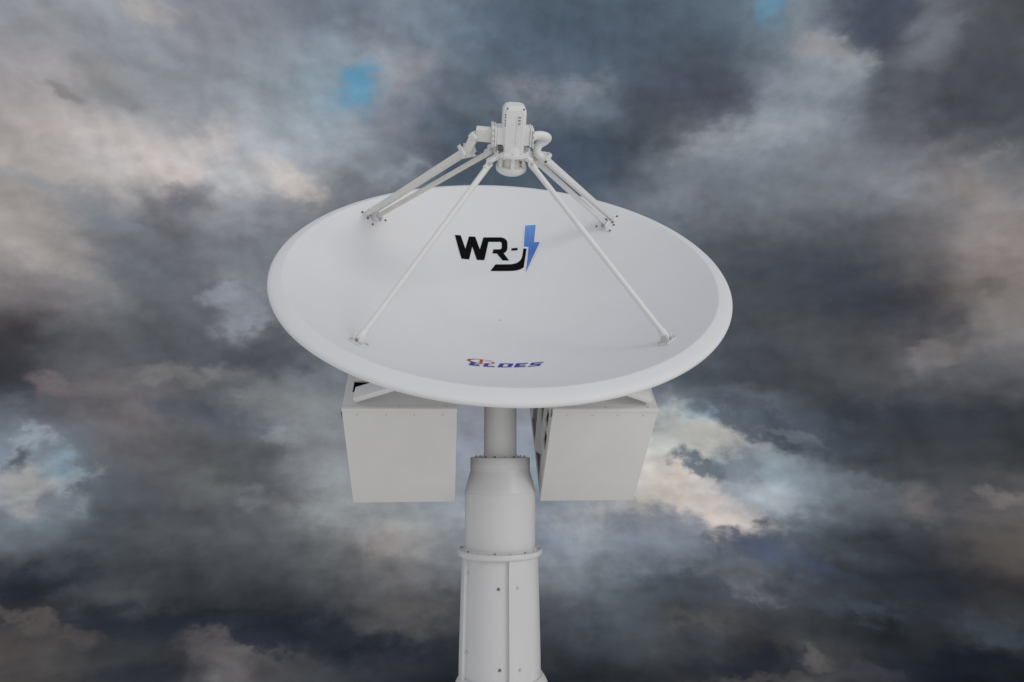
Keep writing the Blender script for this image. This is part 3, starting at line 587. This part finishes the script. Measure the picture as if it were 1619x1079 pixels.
def decal(name, polys, m, off, parent=dish, label=None):
    bm = bmesh.new()
    for pl in polys:
        if isinstance(pl, tuple):                        # ring between two loops
            o_, i_ = pl; n = len(o_)-1
            for k in range(n):
                bm.faces.new([bm.verts.new((p[0], p[1], zs(math.hypot(*p))+off)) for p in (o_[k], o_[k+1], i_[k+1], i_[k])])
            continue
        v3 = [Vector((p[0], p[1], 0)) for p in pl]; vs = [bm.verts.new((p[0], p[1], zs(math.hypot(*p))+off)) for p in pl]
        for t in geometry.tessellate_polygon([v3]): bm.faces.new([vs[i] for i in t])
    bmesh.ops.remove_doubles(bm, verts=bm.verts, dist=1e-5)
    for f in bm.faces:
        if f.normal.z < 0: f.normal_flip()
    me = bpy.data.meshes.new(name); bm.to_mesh(me); bm.free(); me.materials.append(m)
    o = bpy.data.objects.new(name, me); link(o, parent, FD)
    if label: o['label'] = label
    return o
decal('letter_w', [LOGO['W']], BLACK, .0015); decal('letter_r', [LOGO['R']], BLACK, .0017); decal('hyphen', [LOGO['H']], BLACK, .0015)
decal('letter_j', [LOGO['J']], BLACK, .0015)
decal('emblem_outline', [LOGO['BO']], EDGE, .0008)
decal('lightning_emblem', [LOGO['B']], BLUE, .0030, label='blue lightning bolt emblem')
decal('small_lettering', LOGO['L'], NAVY, .0015, label='blue slanted letters ELDES')
decal('red_swoosh', [(LOGO['RO'], LOGO['RI'])], RED, .0024)
decal('red_mark', [LOGO['RS']], RED, .0030)

# ------------------------------------------------------------ feed
ox = .010
def ob(n, fn, m=WHITE, parent=None, angle=35, label=None):
    bm = bmesh.new(); fn(bm); return obj(n, bm, m, parent or root, FD, angle, label)
def f_(bm):
    # octagonal housing with a bevelled cap
    def octa(h, z, ch): 
        p = [(h-ch, -h), (h, -h+ch), (h, h-ch), (h-ch, h), (-h+ch, h), (-h, h-ch), (-h, -h+ch), (-h+ch, -h)]
        return [bm.verts.new((ox+a, b, z)) for a, b in p]
    ls = [octa(.050, .60, .012), octa(.052, .655, .012), (octa(.055, .72, .014)), octa(.0545, .805, .014), octa(.052, .820, .016), octa(.043, .834, .016), octa(.036, .838, .014)]
    for a, b in zip(ls[:-1], ls[1:]):
        for k in range(8): bm.faces.new((a[k], a[(k+1) % 8], b[(k+1) % 8], b[k]))
    bm.faces.new(ls[-1]); bm.faces.new(ls[0][::-1])
    # raised seam strips on the front and sides
    box(bm, ox+.010, ox+.0135, -.0575, -.0535, .665, .80, 0)
    box(bm, ox-.080, ox+.078, -.043, .043, .655, .7345, .004)
feed = ob('feed_horn', f_, angle=14)
def f_(bm):
    box(bm, ox-.104, ox-.092, -.052, .052, .645, .741, .003); box(bm, ox-.0905, ox-.0805, -.050, .050, .648, .738, .003)
pl = ob('port_flange', f_, WHITE, feed)
def f_(bm):
    box(bm, ox+.0785, ox+.087, -.050, .050, .650, .736, .003); box(bm, ox+.0885, ox+.098, -.052, .052, .646, .730, .003)
pf = ob('port_flange', f_, WHITE, feed)
def f_(bm):
    lathe(bm, [(0, .600), (.075, .600), (.088, .602), (.089, .616), (.080, .620), (.062, .622), (.058, .645), (0, .645)], 48, (ox, 0))
    for k in range(12):
        a = R(30*k); cyl(bm, (ox+.081*math.sin(a), -.081*math.cos(a), .594), (ox+.081*math.sin(a), -.081*math.cos(a), .628), .0055, 8)
ob('throat_flange', f_, WHITE, feed)
def f_(bm):
    lathe(bm, [(0, .548), (.050, .548), (.046, .60), (0, .60)], 40, (ox, 0))
ob('horn_throat', f_, CREAM, feed)
for k in range(6):
    def f_(bm):
        a = R(60*k+2); bar(bm, (ox+.066*math.sin(a), -.066*math.cos(a), .540), (ox+.066*math.sin(a), -.066*math.cos(a), .603), .020, .012, (math.sin(a), -math.cos(a), 0), .002)
    ob('cage_post', f_, WHITE, feed)
def f_(bm):
    lathe(bm, [(0, .548), (.068, .548), (.0745, .546), (.0755, .528), (.073, .522), (.064, .513), (.049, .504), (.030, .498), (.012, .496), (0, .4955)], 64, (ox, 0))
ob('horn_window', f_, CREAM, feed, 60)
# strut collars on the throat
for sx_, sy_, z in ((-.098, -.045, .563), (.104, -.045, .566), (-.090, .05, .600), (.100, .05, .590)):
    def f_(bm):
        bar(bm, (ox*.5+sx_*.55, sy_*.6, .606), (sx_, sy_, z+.016), .034, .020, bev=.003)
        cyl(bm, (sx_-.004, sy_-.022, z+.010), (sx_-.004, sy_+.022, z+.010), .014, 16)
        d = (Vector((.7*(1 if sx_ > 0 else -1), .65*(1 if sy_ > 0 else -1), -.6))).normalized()
        p = Vector((sx_, sy_, z)); cyl(bm, p-d*.004, p+d*.034, .0165, 20)
    cc = ob('strut_clamp', f_, WHITE, feed)
    for y in (-.024,): bolt(cc, dpt((sx_, sy_+y, z+.010)), dvec((0, -1, 0)), .006, .007, PBOLT)
# tuning screws
for x, zz in ((ox+.0185, (.790, .776, .760, .730, .700, .686, .672)), (ox+.0245, (.790, .776, .762, .672)), (ox-.045, (.800, .788, .775, .762, .750))):
    for z in zz: bolt(feed, dpt((x, -.0435 if z < .735 and abs(x-ox) < .04 else -.0552, z)), dvec((0, -1, 0)), .0022, .003, STEEL, 'screw')
for x, z in ((-.036, .826), (.040, .826)): bolt(feed, dpt((ox+x, -.047, z)), dvec((0, -.8, .6)), .0034, .003, STEEL, 'screw')
for z in (.653, .675, .700, .725):
    bolt(pl, dpt((ox-.098, -.0525, z)), dvec((0, -1, 0)), .0038, .004, PBOLT); bolt(pf, dpt((ox+.093, -.0525, z)), dvec((0, -1, 0)), .0038, .004, PBOLT)
# small dark cavity and cable fitting below the left port
def f_(bm): box(bm, ox-.072, ox-.045, -.046, -.030, .626, .652, .003); cyl(bm, (ox-.064, -.052, .604), (ox-.064, -.052, .652), .004, 10)
ob('cable_gland', f_, STEEL, feed)
def f_(bm): cyl(bm, (ox+.036, -.079, .588), (ox+.036, -.093, .588), .006, 12)
ob('plug', f_, STEEL, feed)

# ------------------------------------------------------------ struts
def surf(x, y): return Vector((x, y, zs(math.hypot(x, y))))
def snorm(x, y):
    k = 2*(DPT+.022)/RC**2; return Vector((-k*x, -k*y, 1)).normalized()
tubes = (((-.690, -.672), (-.100, -.047, .560), 'round strut at the lower left of the dish'), ((.744, -.640), (.107, -.047, .563), 'round strut at the lower right of the dish'))
for (x, y), top, lb in tubes:
    s = surf(x, y); n = snorm(x, y); p = s+n*.030; q = Vector(top); d = (q-p).normalized()
    st = ob('feed_strut', lambda bm: cyl(bm, p, q, .0142, 24), WHITE, root)
    st['label'] = lb
    T = frame(s, *(lambda e: (e, n.cross(e), n))(Vector((d.x, d.y, 0)).cross(n).normalized()))
    bm = bmesh.new(); box(bm, -.040, .040, -.028, .034, .0005, .008, .002, T)
    box(bm, -.020, -.014, -.022, .024, .008, .044, .002, T); box(bm, .014, .020, -.022, .024, .008, .044, .002, T)
    bk = obj('strut_foot', bm, WHITE, st, FD)
    bm = bmesh.new(); T2, L2 = aim(p, q); lathe(bm, [(0, -.012), (.0155, -.012), (.0175, 0), (.0175, .035), (.0155, .040)], 20)
    bmesh.ops.transform(bm, matrix=T2, verts=bm.verts[:]); obj('end_fitting', bm, WHITE, st, FD)
    for bx2, by2 in ((-.032, -.018), (.032, -.018), (-.032, .024), (.032, .024)):
        bolt(bk, FD @ (T @ Vector((bx2, by2, .008))), dvec(n), .0062, .009, PBOLT)
    bolt(bk, FD @ (T @ Vector((-.021, 0, .03))), FD.to_3x3() @ (T.to_3x3() @ Vector((-1, 0, 0))), .0075, .008, PBOLT)
flats = (((-.742, .682), (-.0935, .05, .592), CREAM, 'flat strut at the upper left of the dish'), ((.700, .706), (.108, .05, .580), WHITE, 'flat strut at the upper right of the dish'))
for (x, y), top, m, lb in flats:
    s = surf(x, y); n = snorm(x, y); p = s+n*.028; q = Vector(top); d = (q-p).normalized()
    st = ob('feed_strut', lambda bm: bar(bm, p, q, .026, .026, (0, -1, .4), .003), m, root)
    st['label'] = lb
    e = Vector((d.x, d.y, 0)).cross(n).normalized(); T = frame(s, e, n.cross(e), n)
    bm = bmesh.new(); box(bm, -.060, .060, -.030, .040, .0005, .006, .002, T)
    box(bm, -.022, -.0155, -.025, .030, .006, .042, .002, T); box(bm, .0155, .022, -.025, .030, .006, .042, .002, T)
    bk = obj('strut_foot', bm, DISH, st, FD)
    for bx2, by2, mm in ((-.050, -.020, STEEL), (-.050, .030, STEEL), (.050, -.020, PBOLT), (.050, .030, STEEL)):
        bolt(bk, FD @ (T @ Vector((bx2, by2, .006))), dvec(n), .0050, .007, mm)

# ------------------------------------------------------------ waveguides
def rect_guide(name, pts, w, h, m, up, parent, bev=.003):
    bm = bmesh.new()
    for a, b in zip(pts[:-1], pts[1:]): bar(bm, a, b, w, h, up, bev)
    return obj(name, bm, m, parent, FD)
# left: port, mitred bend, flange, long rectangular run down to the rim
s = surf(-.790, .690); n = snorm(-.790, .690)
fA = Vector((-.205, .035, .600)); end = s+n*.012
wl = rect_guide('waveguide', [fA, end], .030, .056, CREAM, (0, -.9, .5), root)
wl['label'] = 'rectangular waveguide running down the left side'
bm = bmesh.new()
prt = [(Vector((ox-.102, 0, .690)), 0), (Vector((-.160, .004, .692)), 0), (Vector((-.176, .014, .672)), 0), (fA, 0)]
for (a, _), (b, _) in zip(prt[:-1], prt[1:]): bar(bm, a, b+(b-a).normalized()*.008, .040, .066, (0, -.9, .5) if a.x < -.15 else (0, -.2, 1), .006)
obj('waveguide_bend', bm, CREAM, wl, FD)
def guide_flange(parent, pos, d, w=.075):
    d = Vector(d).normalized(); e = Vector((0, -.9, .5)).cross(d).normalized(); T = frame(pos, e, d.cross(e), d)
    bm = bmesh.new(); box(bm, -w*.45, w*.45, -w*.58, w*.58, -.013, -.001, .003, T); box(bm, -w*.45, w*.45, -w*.58, w*.58, .001, .013, .003, T)
    g = obj('guide_flange', bm, WHITE, parent, FD)
    for a in (-1, 1):
        for b in (-1, 1):
            bolt(g, FD @ (T @ Vector((a*w*.36, b*w*.46, .013))), dvec(d), .005, .008, PBOLT)
            bolt(g, FD @ (T @ Vector((a*w*.36, b*w*.46, -.013))), dvec(-d), .005, .008, PBOLT if a+b else STEEL)
guide_flange(wl, fA, end-fA)
# right: twisted round bend, flange, long run
s2 = surf(.742, .742); n2 = snorm(.742, .742)
fB = Vector((.172, .045, .575)); end2 = s2+n2*.012
wr = rect_guide('waveguide', [fB, end2], .034, .034, WHITE, (0, -.9, .5), root, .009)
wr['label'] = 'slim waveguide running down the right side'
bm = bmesh.new()
tube(bm, [(ox+.096, 0, .688), (.135, .010, .694), (.166, .022, .688), (.184, .040, .674), (.174, .050, .656), (.148, .045, .640), (.136, .040, .615), (.146, .040, .590), fB+Vector((.006, .005, -.006))], .0205, 24)
obj('waveguide_bend', bm, WHITE, wr, FD)
guide_flange(wr, fB, end2-fB, .062)
for g, (x, y), nn, mm in ((wl, (-.790, .690), n, CREAM), (wr, (.742, .742), n2, WHITE)):
    e = Vector((-x, -y, 0)).cross(nn).normalized(); T = frame(surf(x, y), e, nn.cross(e), nn)
    bm = bmesh.new(); box(bm, -.034, .034, -.034, .034, .0005, .008, .003, T)
    fo = obj('guide_foot', bm, DISH, g, FD)
    for a, b in ((-.026, -.026), (.026, .026), (-.026, .026), (.026, -.026)): bolt(fo, FD @ (T @ Vector((a, b, .008))), dvec(nn), .0050, .007, STEEL)
